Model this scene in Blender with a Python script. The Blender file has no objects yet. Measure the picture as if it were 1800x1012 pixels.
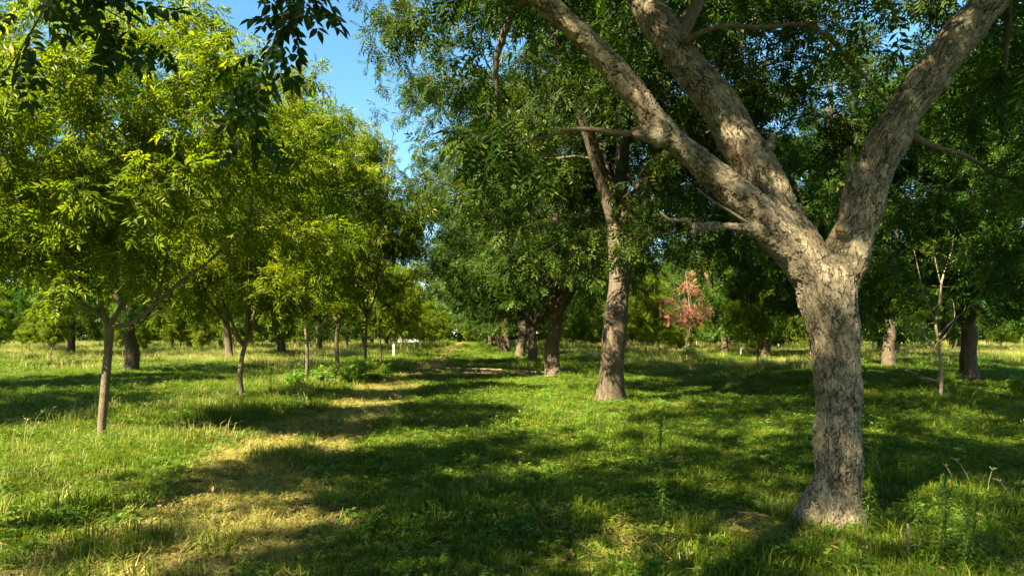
import bpy, bmesh, math, random, time
import numpy as np
from mathutils import Vector
T0 = time.time()
sc = bpy.context.scene
col = sc.collection
R = math.radians

# ------------------------------------------------------------------ camera
CAMZ, F, VX, VY = 1.7, 1200.0, 830.0, 590.0      # eye height, focal length, principal point of the 1800x1012 photograph
cam_d = bpy.data.cameras.new('camera'); cam = bpy.data.objects.new('camera', cam_d); col.objects.link(cam)
cam.location = (0, 0, CAMZ); cam.rotation_euler = (R(90), 0, 0)
cam_d.sensor_width = 36; cam_d.lens = 24; cam_d.shift_x = (900-VX)/1800; cam_d.shift_y = (VY-506)/1800
cam_d.clip_start = 0.05; cam_d.clip_end = 3000
sc.camera = cam
# ------------------------------------------------------------------ sky and sun
SUN_H = np.array([0.74, 0.67]); SUN_H = SUN_H/np.linalg.norm(SUN_H)   # horizontal way the light travels
SUN_EL = R(44)
w = bpy.data.worlds.new('World'); sc.world = w; w.use_nodes = True
nt = w.node_tree; bg = nt.nodes['Background']; sky = nt.nodes.new('ShaderNodeTexSky')
sky.sky_type = 'NISHITA'; sky.sun_disc = False; sky.sun_elevation = SUN_EL
sky.sun_rotation = math.atan2(-SUN_H[0], -SUN_H[1])
sky.air_density = 1.0; sky.dust_density = 0.3; sky.ozone_density = 1.0
hsv = nt.nodes.new('ShaderNodeHueSaturation'); hsv.inputs['Saturation'].default_value = 1.25; hsv.inputs['Hue'].default_value = .488
nt.links.new(sky.outputs[0], hsv.inputs['Color']); nt.links.new(hsv.outputs[0], bg.inputs[0]); bg.inputs[1].default_value = 0.05
sl = bpy.data.lights.new('sun', 'SUN'); sl.energy = 5.0; sl.angle = R(0.53); sl.color = (1.0, 0.91, 0.68)
so = bpy.data.objects.new('sun', sl); col.objects.link(so)
so.rotation_euler = Vector((SUN_H[0]*math.cos(SUN_EL), SUN_H[1]*math.cos(SUN_EL), -math.sin(SUN_EL))).to_track_quat('-Z', 'Y').to_euler()
so.location = (-20, -15, 30)
vs = sc.view_settings; vs.view_transform = 'Standard'; vs.look = 'None'; vs.exposure = 2.65; vs.gamma = 1
sc.render.engine = 'CYCLES'
cy = sc.cycles
cy.max_bounces = 8; cy.diffuse_bounces = 5; cy.glossy_bounces = 2; cy.transmission_bounces = 4; cy.transparent_max_bounces = 4
cy.caustics_reflective = False; cy.caustics_refractive = False
cy.use_denoising = True; cy.sample_clamp_indirect = 6
try:
    cy.denoiser = 'OPENIMAGEDENOISE'; cy.denoising_input_passes = 'RGB_ALBEDO_NORMAL'
except Exception: pass

# ------------------------------------------------------------------ helpers
def P(px, py, Y): return np.array([(px-VX)*Y/F, Y, CAMZ+(VY-py)*Y/F])
def nrm(a): return a/np.maximum(np.linalg.norm(a, axis=-1, keepdims=True), 1e-9)
def gz(x, y):
    return 0.035*np.sin(x*0.55+1.3)*np.cos(y*0.31)+0.05*np.sin(x*0.13+y*0.17)+0.02*np.sin(x*1.7)*np.sin(y*1.1+.5)

def build_mesh(name, V, polys, attrs=None, smooth=False, mats=(), midx=None):
    """polys: list of (n,k) int arrays; attrs: name -> point data, float (n,) or vector (n,3)"""
    me = bpy.data.meshes.new(name)
    V = np.ascontiguousarray(V, dtype=np.float32)
    me.vertices.add(len(V)); me.vertices.foreach_set('co', V.ravel())
    polys = [np.asarray(p, dtype=np.int32) for p in polys if len(p)]
    idx = np.concatenate([p.ravel() for p in polys])
    tot = np.concatenate([np.full(len(p), p.shape[1], np.int32) for p in polys])
    st = np.concatenate([[0], np.cumsum(tot)[:-1]]).astype(np.int32)
    me.loops.add(len(idx)); me.loops.foreach_set('vertex_index', idx)
    me.polygons.add(len(tot)); me.polygons.foreach_set('loop_start', st); me.polygons.foreach_set('loop_total', tot)
    me.polygons.foreach_set('use_smooth', np.full(len(tot), smooth, bool))
    if midx is not None: me.polygons.foreach_set('material_index', np.asarray(midx, np.int32))
    me.update(calc_edges=True)
    for k, d in (attrs or {}).items():
        d = np.ascontiguousarray(d, dtype=np.float32)
        if d.ndim == 1:
            a = me.attributes.new(k, 'FLOAT', 'POINT'); a.data.foreach_set('value', d)
        else:
            a = me.attributes.new(k, 'FLOAT_VECTOR', 'POINT'); a.data.foreach_set('vector', d.ravel())
    for m in mats: me.materials.append(m)
    return me

def tag(o, label=None, cat=None, group=None, kind=None):
    if label: o['label'] = label
    if cat: o['category'] = cat
    if group: o['group'] = group
    if kind: o['kind'] = kind
    return o
def obj(name, me, parent=None, loc=None):
    o = bpy.data.objects.new(name, me); col.objects.link(o)
    if parent is not None: o.parent = parent
    if loc is not None: o.location = loc
    return o
def empty(name, loc, rz=0, s=1.0):
    o = bpy.data.objects.new(name, None); col.objects.link(o); o.location = loc; o.rotation_euler = (0, 0, rz)
    o.scale = (s, s, s); o.empty_display_size = 0.3
    return o
def copy_tree(o, parent=None):
    c = o.copy(); col.objects.link(c); c.parent = parent
    for ch in list(o.children): copy_tree(ch, c)
    return c

# ------------------------------------------------------------------ materials
def new_mat(name):
    m = bpy.data.materials.new(name); m.use_nodes = True
    n = m.node_tree.nodes; n.clear(); out = n.new('ShaderNodeOutputMaterial')
    return m, m.node_tree.nodes, m.node_tree.links, out
def ramp(n, stops, interp='LINEAR'):
    r = n.new('ShaderNodeValToRGB'); cr = r.color_ramp; cr.interpolation = interp
    while len(cr.elements) < len(stops): cr.elements.new(0.5)
    for e, (p, c) in zip(cr.elements, stops): e.position = p; e.color = (*c, 1)
    return r
def mixc(n, l, fac, a, b, mode='MIX'):
    m = n.new('ShaderNodeMix'); m.data_type = 'RGBA'; m.blend_type = mode
    for s, v in ((m.inputs[0], fac), (m.inputs[6], a), (m.inputs[7], b)):
        if isinstance(v, (int, float)): s.default_value = v
        elif isinstance(v, tuple): s.default_value = (*v, 1)
        else: l.new(v, s)
    return m.outputs[2]
def math_n(n, l, op, a, b=None, c=None, clamp=False):
    m = n.new('ShaderNodeMath'); m.operation = op; m.use_clamp = clamp
    for s, v in zip(m.inputs, (a, b, c)):
        if v is None: continue
        if isinstance(v, (int, float)): s.default_value = v
        else: l.new(v, s)
    return m.outputs[0]
def smooth_n(n, l, v, lo, hi):
    m = n.new('ShaderNodeMapRange'); m.interpolation_type = 'SMOOTHSTEP'
    l.new(v, m.inputs[0]); m.inputs[1].default_value = lo; m.inputs[2].default_value = hi
    return m.outputs[0]
def noise_n(n, l, vec, scale, detail=3, rough=.55, dist=0):
    t = n.new('ShaderNodeTexNoise'); t.inputs['Scale'].default_value = scale; t.inputs['Detail'].default_value = detail
    t.inputs['Roughness'].default_value = rough; t.inputs['Distortion'].default_value = dist
    if vec is not None: l.new(vec, t.inputs['Vector'])
    return t

def leaf_mat(name, stops, trans, tfac=0.38, rough=0.5, spec=0.18, objvar=0.25):
    m, n, l, out = new_mat(name)
    at = n.new('ShaderNodeAttribute'); at.attribute_name = 'rnd'
    r = ramp(n, stops); l.new(at.outputs['Fac'], r.inputs[0])
    oi = n.new('ShaderNodeObjectInfo')
    hs = n.new('ShaderNodeHueSaturation')
    l.new(math_n(n, l, 'MULTIPLY_ADD', oi.outputs['Random'], 0.03, 0.485), hs.inputs['Hue'])
    l.new(math_n(n, l, 'MULTIPLY_ADD', oi.outputs['Random'], objvar, 1-objvar/2), hs.inputs['Value'])
    l.new(r.outputs[0], hs.inputs['Color'])
    p = n.new('ShaderNodeBsdfPrincipled'); p.inputs['Roughness'].default_value = rough
    p.inputs['Specular IOR Level'].default_value = spec
    l.new(hs.outputs[0], p.inputs['Base Color'])
    tr = n.new('ShaderNodeBsdfTranslucent'); l.new(mixc(n, l, 1.0, hs.outputs[0], trans, 'MULTIPLY'), tr.inputs[0])
    mx = n.new('ShaderNodeMixShader'); mx.inputs[0].default_value = tfac
    l.new(p.outputs[0], mx.inputs[1]); l.new(tr.outputs[0], mx.inputs[2]); l.new(mx.outputs[0], out.inputs[0])
    return m
M = {}
M['leaf_mature'] = leaf_mat('leaf_mature', [(0, (.015, .037, .003)), (.5, (.031, .068, .003)), (.85, (.068, .112, .005)), (1, (.13, .14, .008))], (1.8, 1.75, .45), tfac=.33)
M['leaf_young'] = leaf_mat('leaf_young', [(0, (.050, .080, .003)), (.5, (.112, .165, .005)), (.85, (.185, .222, .008)), (1, (.28, .23, .013))], (1.8, 1.75, .35), tfac=.5)
M['leaf_rust'] = leaf_mat('leaf_rust', [(0, (.16, .06, .03)), (.45, (.32, .125, .075)), (.75, (.42, .20, .125)), (.85, (.22, .18, .05)), (1, (.12, .15, .02))], (1.2, .9, .6), tfac=.25, spec=.2)
M['leaf_weed'] = leaf_mat('leaf_weed', [(0, (.07, .14, .014)), (1, (.14, .22, .02))], (1.6, 1.6, .5), tfac=.4, spec=.25, rough=.6)

def grass_mat(name, stops, trans, tfac=.35):
    """blade colour: varies per tuft, pales from root to tip"""
    m, n, l, out = new_mat(name)
    oi = n.new('ShaderNodeObjectInfo'); at = n.new('ShaderNodeAttribute'); at.attribute_name = 'rnd'
    v = math_n(n, l, 'ADD', math_n(n, l, 'MULTIPLY', oi.outputs['Random'], .55), math_n(n, l, 'MULTIPLY', at.outputs['Fac'], .45))
    r = ramp(n, stops); l.new(v, r.inputs[0])
    p = n.new('ShaderNodeBsdfPrincipled'); p.inputs['Roughness'].default_value = .5; p.inputs['Specular IOR Level'].default_value = .3
    l.new(r.outputs[0], p.inputs['Base Color'])
    tr = n.new('ShaderNodeBsdfTranslucent'); l.new(mixc(n, l, 1.0, r.outputs[0], trans, 'MULTIPLY'), tr.inputs[0])
    mx = n.new('ShaderNodeMixShader'); mx.inputs[0].default_value = tfac
    l.new(p.outputs[0], mx.inputs[1]); l.new(tr.outputs[0], mx.inputs[2]); l.new(mx.outputs[0], out.inputs[0])
    return m
M['grass'] = grass_mat('grass', [(0, (.032, .070, .003)), (.45, (.070, .122, .004)), (.8, (.150, .188, .007)), (1, (.26, .235, .035))], (1.5, 1.5, .5))
M['grass_dry'] = grass_mat('grass_dry', [(0, (.15, .14, .025)), (.4, (.27, .235, .05)), (.75, (.37, .31, .085)), (1, (.15, .19, .02))], (1.2, 1.1, .7), .25)
M['grass_pale'] = grass_mat('grass_pale', [(0, (.14, .19, .03)), (.5, (.27, .27, .06)), (1, (.42, .36, .13))], (1.3, 1.2, .6), .3)

def bark_mat(name, plate, plate2, crack, red, scale=9.0, disp=0.0, bump=.6, moss=0.35, plain=0.0):
    m, n, l, out = new_mat(name)
    at = n.new('ShaderNodeAttribute'); at.attribute_name = 'bark_co'
    dn = noise_n(n, l, at.outputs['Vector'], 11.0, 5, .65)
    sub = n.new('ShaderNodeVectorMath'); sub.operation = 'SUBTRACT'; l.new(dn.outputs['Color'], sub.inputs[0]); sub.inputs[1].default_value = (.5, .5, .5)
    scl = n.new('ShaderNodeVectorMath'); scl.operation = 'SCALE'; l.new(sub.outputs[0], scl.inputs[0]); scl.inputs[3].default_value = .075
    add = n.new('ShaderNodeVectorMath'); add.operation = 'ADD'; l.new(at.outputs['Vector'], add.inputs[0]); l.new(scl.outputs[0], add.inputs[1])
    mp = n.new('ShaderNodeMapping'); l.new(add.outputs[0], mp.inputs['Vector']); mp.inputs['Scale'].default_value = (1.0, 1.0, .42)
    def vor(s, feat):
        v = n.new('ShaderNodeTexVoronoi'); v.feature = feat; v.inputs['Scale'].default_value = s; v.inputs['Randomness'].default_value = 1
        l.new(mp.outputs[0], v.inputs['Vector']); return v
    c1 = vor(scale*2.0, 'F1'); c2 = vor(scale*5.0, 'F1')
    def fissure(sx, sz, wd, lo, hi, ps):
        q = n.new('ShaderNodeMapping'); l.new(at.outputs['Vector'], q.inputs['Vector']); q.inputs['Scale'].default_value = (sx, sx, sz)
        t = noise_n(n, l, q.outputs[0], 1.0, 5, .62, .5)
        rg_ = math_n(n, l, 'ABSOLUTE', math_n(n, l, 'SUBTRACT', t.outputs['Fac'], .5))
        line = math_n(n, l, 'SUBTRACT', 1.0, smooth_n(n, l, rg_, 0.0, wd))
        pn = smooth_n(n, l, noise_n(n, l, at.outputs['Vector'], ps, 3).outputs['Fac'], lo, hi)
        return math_n(n, l, 'SUBTRACT', 1.0, math_n(n, l, 'MULTIPLY', line, pn))
    e1 = vor(scale*2.0, 'DISTANCE_TO_EDGE'); pe = smooth_n(n, l, noise_n(n, l, at.outputs['Vector'], 8.0, 3).outputs['Fac'], .44, .60)
    ke = math_n(n, l, 'MULTIPLY', math_n(n, l, 'SUBTRACT', 1.0, smooth_n(n, l, e1.outputs['Distance'], 0.0, .07)), pe)
    k1 = fissure(scale*2.1, scale*.62, .030, .36, .58, 6.0)
    k2 = fissure(scale*5.0, scale*1.9, .045, .36, .60, 9.0)
    big = noise_n(n, l, at.outputs['Vector'], 2.3, 4, .6)
    fine = noise_n(n, l, mp.outputs[0], 60, 4, .65)
    sep = n.new('ShaderNodeSeparateColor'); l.new(c1.outputs['Color'], sep.inputs[0])
    sep2 = n.new('ShaderNodeSeparateColor'); l.new(c2.outputs['Color'], sep2.inputs[0])
    tone = math_n(n, l, 'ADD', math_n(n, l, 'MULTIPLY', sep.outputs[0], .55), math_n(n, l, 'MULTIPLY', sep2.outputs[0], .40))
    tone = math_n(n, l, 'ADD', tone, math_n(n, l, 'MULTIPLY', math_n(n, l, 'SUBTRACT', fine.outputs['Fac'], .35), .6), clamp=True)
    base = mixc(n, l, tone, plate2, plate)
    base = mixc(n, l, math_n(n, l, 'MULTIPLY', smooth_n(n, l, big.outputs['Fac'], .60, .72), .75), base, red)
    grn = noise_n(n, l, at.outputs['Vector'], 4.5, 3, .6)
    base = mixc(n, l, math_n(n, l, 'MULTIPLY', smooth_n(n, l, grn.outputs['Fac'], .56, .72), moss), base, (.13, .14, .045))
    base = mixc(n, l, math_n(n, l, 'MULTIPLY', math_n(n, l, 'SUBTRACT', 1.0, k2), .6*(1-plain)), base, crack)
    base = mixc(n, l, math_n(n, l, 'MULTIPLY', math_n(n, l, 'SUBTRACT', 1.0, k1), .85*(1-plain)), base, crack)
    base = mixc(n, l, math_n(n, l, 'MULTIPLY', ke, .75*(1-plain)), base, crack)
    h = math_n(n, l, 'ADD', math_n(n, l, 'MULTIPLY', k1, .6), math_n(n, l, 'MULTIPLY', k2, .3))
    h = math_n(n, l, 'SUBTRACT', h, math_n(n, l, 'MULTIPLY', ke, .4))
    h = math_n(n, l, 'ADD', h, math_n(n, l, 'MULTIPLY', sep.outputs[1], .45))
    h = math_n(n, l, 'ADD', h, math_n(n, l, 'MULTIPLY', sep2.outputs[1], .40))
    h = math_n(n, l, 'ADD', h, math_n(n, l, 'MULTIPLY', fine.outputs['Fac'], .25))
    p = n.new('ShaderNodeBsdfPrincipled'); p.inputs['Roughness'].default_value = .85; p.inputs['Specular IOR Level'].default_value = .25
    l.new(base, p.inputs['Base Color']); l.new(p.outputs[0], out.inputs[0])
    if disp:
        d = n.new('ShaderNodeDisplacement'); d.inputs['Midlevel'].default_value = 1.25; d.inputs['Scale'].default_value = disp
        l.new(h, d.inputs['Height']); l.new(d.outputs[0], out.inputs['Displacement']); m.displacement_method = 'BOTH'
    else:
        b = n.new('ShaderNodeBump'); b.inputs['Strength'].default_value = bump; b.inputs['Distance'].default_value = .02
        l.new(h, b.inputs['Height']); l.new(b.outputs[0], p.inputs['Normal'])
    return m
M['bark_main'] = bark_mat('bark_main', (.36, .29, .18), (.125, .092, .052), (.022, .015, .009), (.22, .105, .055), 9, disp=.024)
M['bark_mature'] = bark_mat('bark_mature', (.150, .110, .066), (.062, .044, .026), (.018, .013, .008), (.14, .075, .04), 9)
M['bark_branch'] = bark_mat('bark_branch', (.20, .15, .09), (.10, .075, .045), (.04, .028, .016), (.15, .09, .05), 14, plain=.4)
M['bark_young'] = bark_mat('bark_young', (.20, .15, .085), (.11, .082, .046), (.04, .028, .016), (.2, .12, .07), 22, plain=.45, moss=.25)
M['bark_pale'] = bark_mat('bark_pale', (.36, .27, .185), (.22, .16, .105), (.10, .07, .045), (.36, .22, .14), 22, plain=.6, moss=.05)
M['bark_dead'] = bark_mat('bark_dead', (.36, .25, .16), (.17, .11, .07), (.05, .035, .02), (.3, .16, .09), 16, moss=.05)

def plain_mat(name, c, rough=.6, spec=.4, metal=0, var=.0, scale=6):
    m, n, l, out = new_mat(name)
    p = n.new('ShaderNodeBsdfPrincipled'); p.inputs['Roughness'].default_value = rough; p.inputs['Specular IOR Level'].default_value = spec
    p.inputs['Metallic'].default_value = metal
    tc = n.new('ShaderNodeTexCoord'); t = noise_n(n, l, tc.outputs['Object'], scale, 4)
    l.new(mixc(n, l, t.outputs['Fac'], tuple(x*(1-var) for x in c), tuple(min(1, x*(1+var)) for x in c)), p.inputs['Base Color'])
    l.new(p.outputs[0], out.inputs[0])
    return m
M['white_guard'] = plain_mat('white_guard', (.50, .51, .47), .7, .3, var=.2, scale=14)
M['cut_wood'] = plain_mat('cut_wood', (.34, .19, .09), .8, .2, var=.35, scale=30)
M['car_paint'] = plain_mat('car_paint', (.74, .75, .77), .3, .5, var=.03)
M['car_glass'] = plain_mat('car_glass', (.03, .035, .04), .1, .6, var=.1)
M['rubber'] = plain_mat('rubber', (.02, .02, .02), .8, .3, var=.2)
M['metal'] = plain_mat('metal', (.5, .5, .52), .35, .5, metal=.9, var=.1)

# ------------------------------------------------------------------ ground
def ground_mat():
    m, n, l, out = new_mat('ground')
    g = n.new('ShaderNodeNewGeometry'); pos = g.outputs['Position']
    sx = n.new('ShaderNodeSeparateXYZ'); l.new(pos, sx.inputs[0])
    wob = noise_n(n, l, pos, .35, 3); x = math_n(n, l, 'ADD', sx.outputs[0], math_n(n, l, 'MULTIPLY', math_n(n, l, 'SUBTRACT', wob.outputs['Fac'], .5), 2.2))
    def band(c, hw, soft): return math_n(n, l, 'SUBTRACT', 1.0, smooth_n(n, l, math_n(n, l, 'ABSOLUTE', math_n(n, l, 'SUBTRACT', x, c)), hw-soft, hw+soft))
    n1 = noise_n(n, l, pos, 1.1, 5, .6); n2 = noise_n(n, l, pos, 9, 5, .7); n3 = noise_n(n, l, pos, 45, 3, .7)
    green = mixc(n, l, n2.outputs['Fac'], (.030, .055, .010), (.075, .105, .018))
    straw = mixc(n, l, n3.outputs['Fac'], (.15, .115, .04), (.34, .28, .09))
    soil = mixc(n, l, n2.outputs['Fac'], (.05, .036, .02), (.13, .09, .05))
    f = math_n(n, l, 'MULTIPLY', band(-2.5, 1.1, .6), smooth_n(n, l, n1.outputs['Fac'], .30, .52))
    f2 = math_n(n, l, 'MULTIPLY', band(.2, 1.1, .6), smooth_n(n, l, n1.outputs['Fac'], .52, .68))
    c = mixc(n, l, smooth_n(n, l, n1.outputs['Fac'], .56, .70), green, soil)
    c = mixc(n, l, f, c, straw); c = mixc(n, l, f2, c, straw)
    # pale dry meadow beyond the mown strips
    far = math_n(n, l, 'MULTIPLY', smooth_n(n, l, sx.outputs[1], 34, 60), smooth_n(n, l, math_n(n, l, 'ABSOLUTE', sx.outputs[0]), 9, 13))
    c = mixc(n, l, math_n(n, l, 'MULTIPLY', far, .35), c, (.17, .18, .035))
    p = n.new('ShaderNodeBsdfPrincipled'); p.inputs['Roughness'].default_value = .95; p.inputs['Specular IOR Level'].default_value = .1
    l.new(c, p.inputs['Base Color'])
    b = n.new('ShaderNodeBump'); b.inputs['Strength'].default_value = .8; b.inputs['Distance'].default_value = .04
    l.new(math_n(n, l, 'ADD', n2.outputs['Fac'], math_n(n, l, 'MULTIPLY', n3.outputs['Fac'], .5)), b.inputs['Height']); l.new(b.outputs[0], p.inputs['Normal'])
    l.new(p.outputs[0], out.inputs[0])
    return m
M['ground'] = ground_mat()
u = np.linspace(-1, 1, 161); ax = np.sign(u)*(np.abs(u)**2.6)*900+u*18
gx, gy = np.meshgrid(ax, ax+20, indexing='ij')
V = np.stack([gx, gy, gz(gx, gy)], -1).reshape(-1, 3)
ii = np.arange(161*161).reshape(161, 161)
Q = np.stack([ii[:-1, :-1], ii[1:, :-1], ii[1:, 1:], ii[:-1, 1:]], -1).reshape(-1, 4)
tag(obj('ground', build_mesh('ground', V, [Q], smooth=True, mats=[M['ground']])), kind='structure')

# ------------------------------------------------------------------ wood: tubes
def resample(pts, step):
    pts = np.asarray(pts, float)
    # Catmull-Rom through the points, then even steps
    if len(pts) > 2:
        e = np.vstack([2*pts[0]-pts[1], pts, 2*pts[-1]-pts[-2]]); o = []
        for i in range(1, len(e)-2):
            t = np.linspace(0, 1, 12, endpoint=False)[:, None]
            a, b, c, d = e[i-1], e[i], e[i+1], e[i+2]
            o.append(.5*((2*b)+(-a+c)*t+(2*a-5*b+4*c-d)*t**2+(-a+3*b-3*c+d)*t**3))
        pts = np.vstack(o+[e[-2][None]])
    s = np.concatenate([[0], np.cumsum(np.linalg.norm(np.diff(pts, axis=0), axis=1))])
    k = max(2, int(round(s[-1]/step))+1); q = np.linspace(0, s[-1], k)
    return np.stack([np.interp(q, s, pts[:, i]) for i in range(pts.shape[1])], 1)

class Wood:
    def __init__(self): self.V = []; self.Q = []; self.T = []; self.C = []; self.n = 0
    def tube(self, pts, rad, sides, cap=False, off=0.0):
        pts = np.asarray(pts, float); m = len(pts)
        tan = nrm(np.gradient(pts, axis=0)); ov = tan.mean(0)
        ref = np.eye(3)[np.argmin(np.abs(ov))]
        a = nrm(np.cross(tan, ref)); b = np.cross(tan, a)
        th = np.linspace(0, 2*math.pi, sides, endpoint=False)
        ct, st = np.cos(th), np.sin(th); rad = np.asarray(rad, float)
        ring = a[:, None]*ct[None, :, None]+b[:, None]*st[None, :, None]
        v = pts[:, None]+ring*rad[:, None, None]
        ln = np.concatenate([[0], np.cumsum(np.linalg.norm(np.diff(pts, axis=0), axis=1))])+off
        c = np.stack([rad[:, None]*ct+off, rad[:, None]*st+off*.37, np.repeat(ln[:, None], sides, 1)], -1)
        i = self.n+np.arange(m*sides).reshape(m, sides); j = np.roll(i, -1, 1)
        self.Q.append(np.stack([i[:-1], j[:-1], j[1:], i[1:]], -1).reshape(-1, 4))
        self.V.append(v.reshape(-1, 3)); self.C.append(c.reshape(-1, 3)); self.n += m*sides
        if cap:
            for row, p, k, fl in ((i[-1], pts[-1], -1, 1), (i[0], pts[0], 0, -1)):
                self.V.append(p[None]); self.C.append(c[k].mean(0)[None]); e = self.n; self.n += 1
                nx = np.roll(row, -1)
                t = np.stack([row, nx, np.full(sides, e)], -1)
                self.T.append(t if fl > 0 else t[:, ::-1])
    def mesh(self, name, mat):
        return build_mesh(name, np.vstack(self.V), [np.vstack(self.Q)]+([np.vstack(self.T)] if self.T else []),
                          {'bark_co': np.vstack(self.C)}, True, [mat])

def grow(rng, limbs, targets, r_tip=.005, expo=.45, skip_limbs=False, zpen=.15):
    """limbs: [(pts, radii)]; targets: twig ends, joined one after another to the growing skeleton"""
    N = 20+sum(len(p) for p, _ in limbs)+len(targets)*40
    pos = np.zeros((N, 3)); tan = np.zeros((N, 3)); par = np.full(N, -1); exr = np.zeros(N); cnt = np.zeros(N); k = 0
    chains = []
    for pts, rad in limbs:
        m = len(pts); t = nrm(np.gradient(pts, axis=0))
        first = -1 if k == 0 else int(np.argmin(((pos[:k]-pts[0])**2).sum(1)))
        pos[k:k+m] = pts; tan[k:k+m] = t; exr[k:k+m] = rad
        par[k:k+m] = np.concatenate([[first], np.arange(k, k+m-1)]); 
        chains.append(('limb', list(range(k, k+m)))); k += m
    d0 = np.array([((pos[:k]-p)**2).sum(1).min() for p in targets])
    ends = np.zeros((len(targets), 3)); enddir = np.zeros((len(targets), 3)); nlimb = k
    for ti in np.argsort(d0):
        p = targets[ti]; dv = p-pos[:k]; d = np.linalg.norm(dv, axis=1)+1e-6
        ca = (dv*tan[:k]).sum(1)/d
        cost = d*(1.4-.5*ca)+zpen*np.maximum(0, pos[:k, 2]-p[2])+np.where(exr[:k] > .16, .6, 0)
        q = int(np.argmin(cost)); dd = d[q]
        m = max(2, int(dd/.3))
        c1 = pos[q]+tan[q]*dd*.38+rng.normal(0, .05*dd, 3); 
        t = np.linspace(0, 1, m+1)[1:, None]
        pts = (1-t)**2*pos[q]+2*t*(1-t)*c1+t*t*p
        if m > 3: pts[:-1] += rng.normal(0, .025, (m-1, 3))
        if k+m > N: break
        pos[k:k+m] = pts; full = np.vstack([pos[q], pts]); tan[k:k+m] = nrm(np.diff(full, axis=0))
        par[k:k+m] = np.concatenate([[q], np.arange(k, k+m-1)])
        chains.append(('twig', [q]+list(range(k, k+m)))); cnt[k+m-1] += 1
        ends[ti] = p; enddir[ti] = tan[k+m-1]; k += m
    for i in range(k-1, 0, -1):
        if par[i] >= 0: cnt[par[i]] += cnt[i]
    rad = r_tip*np.maximum(cnt, .6)**expo
    rad[:k] = np.where(exr[:k] > 0, np.maximum(exr[:k], 0), rad[:k])
    wd = Wood()
    for kind, ch in chains:
        if kind == 'limb':
            if skip_limbs: continue
            r = rad[ch]; wd.tube(pos[ch], r, 14 if r[0] > .1 else 8, cap=False, off=rng.uniform(0, 9))
        else:
            r = rad[ch].copy(); r[0] = min(r[0], r[1]*1.15); r[-1] *= .6
            wd.tube(pos[ch], r, 7 if r[0] > .04 else (5 if r[0] > .014 else 3), off=rng.uniform(0, 9))
    return wd, ends, enddir

# ------------------------------------------------------------------ leaves
def leaf_templates(rng, n=6, pairs=5, L=.34, ll=.11, lw=.034, fine=False):
    out = []
    for _ in range(n):
        vs_, fs = [], []; k = 0
        items = [(t, s) for t in np.linspace(.28, .94, pairs) for s in (-1, 1)]+[(1.0, 0)]
        droop = rng.uniform(.1, .35)
        for t, s in items:
            base = np.array([t*L, 0, -droop*L*t*t])
            ang = s*R(rng.uniform(48, 68)); 
            ln = ll*(.72+.5*t)*rng.uniform(.85, 1.15)
            d = nrm(np.array([math.cos(ang), math.sin(ang), -rng.uniform(.1, .55)]))
            nn = nrm(np.array([rng.normal(0, .25), rng.normal(0, .25), 1.0])); sd = nrm(np.cross(nn, d)); nn = np.cross(d, sd)
            wv = lw*rng.uniform(.85, 1.15)*(.8+.35*t); up = nn*wv*.18; sag = -nn*ln*.10
            if fine:
                v = [base, base+d*ln*.3+sd*wv*.5+up, base+d*ln*.62+sd*wv*.42+up+sag*.4, base+d*ln+sag,
                     base+d*ln*.62-sd*wv*.42+up+sag*.4, base+d*ln*.3-sd*wv*.5+up]
                fs += [[k, k+1, k+2, k+3], [k, k+3, k+4, k+5]]; k += 6
            else:
                v = [base, base+d*ln*.45+sd*wv*.55+up, base+d*ln+sag, base+d*ln*.45-sd*wv*.55+up]
                fs += [[k, k+1, k+2], [k, k+2, k+3]]; k += 4
            vs_ += v
        out.append((np.array(vs_), np.array(fs)))
    return out
def place_leaves(rng, temps, org, dirs, ups, scale):
    N = len(org); x = nrm(dirs); y = nrm(np.cross(ups, x)); z = np.cross(x, y)
    ch = rng.integers(0, len(temps), N); Vs, Fs, Rs = [], [], []; off = 0
    for i, (tv, tf) in enumerate(temps):
        s = np.where(ch == i)[0]
        if not len(s): continue
        v = org[s, None]+scale[s, None, None]*(tv[None, :, :1]*x[s, None]+tv[None, :, 1:2]*y[s, None]+tv[None, :, 2:]*z[s, None])
        Vs.append(v.reshape(-1, 3)); nv = len(tv)
        Fs.append((tf[None]+off+(np.arange(len(s))*nv)[:, None, None]).reshape(-1, tf.shape[1])); off += len(s)*nv
        r = np.clip(rng.beta(2, 2.2, len(s)), 0, 1); 
        Rs.append(np.repeat(r, nv))
    return np.vstack(Vs), np.vstack(Fs), np.concatenate(Rs)
def foliage(rng, temps, ends, edir, per=(8, 13), spread=.55, scale=(.8, 1.2), droop=.6):
    k = rng.integers(per[0], per[1]+1, len(ends)); i = np.repeat(np.arange(len(ends)), k); N = len(i)
    s = rng.uniform(-.1, spread, N)
    rad = nrm(rng.normal(0, 1, (N, 3))); t = edir[i]
    rad = nrm(rad-t*(rad*t).sum(1, keepdims=True))
    org = ends[i]-t*s[:, None]+rad*.02+rng.normal(0, .03, (N, 3))
    d = nrm(rad*1.0+t*rng.uniform(.1, .9, (N, 1))+np.array([0, 0, -droop])+rng.normal(0, .15, (N, 3)))
    up = nrm(np.array([0, 0, 1.0])+rng.normal(0, .6, (N, 3)))
    return place_leaves(rng, temps, org, d, up, rng.uniform(*scale, N))

def clumps(rng, n, per, cen, rx, ry, rz_lo, rz_hi, csize, shell=(.45, 1.0), zmin=None):
    pts = []
    for _ in range(n):
        d = nrm(rng.normal(0, 1, 3)); f = rng.uniform(*shell)**.7
        c = cen+d*f*np.array([rx, ry, rz_hi if d[2] > 0 else rz_lo])
        s = csize*rng.uniform(.7, 1.35)
        pts.append(c+rng.normal(0, 1, (per, 3))*np.array([s, s, s*.6]))
    p = np.vstack(pts)
    if zmin is not None: p = p[p[:, 2] > zmin+rng.uniform(0, .5, len(p))]
    return p

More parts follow.
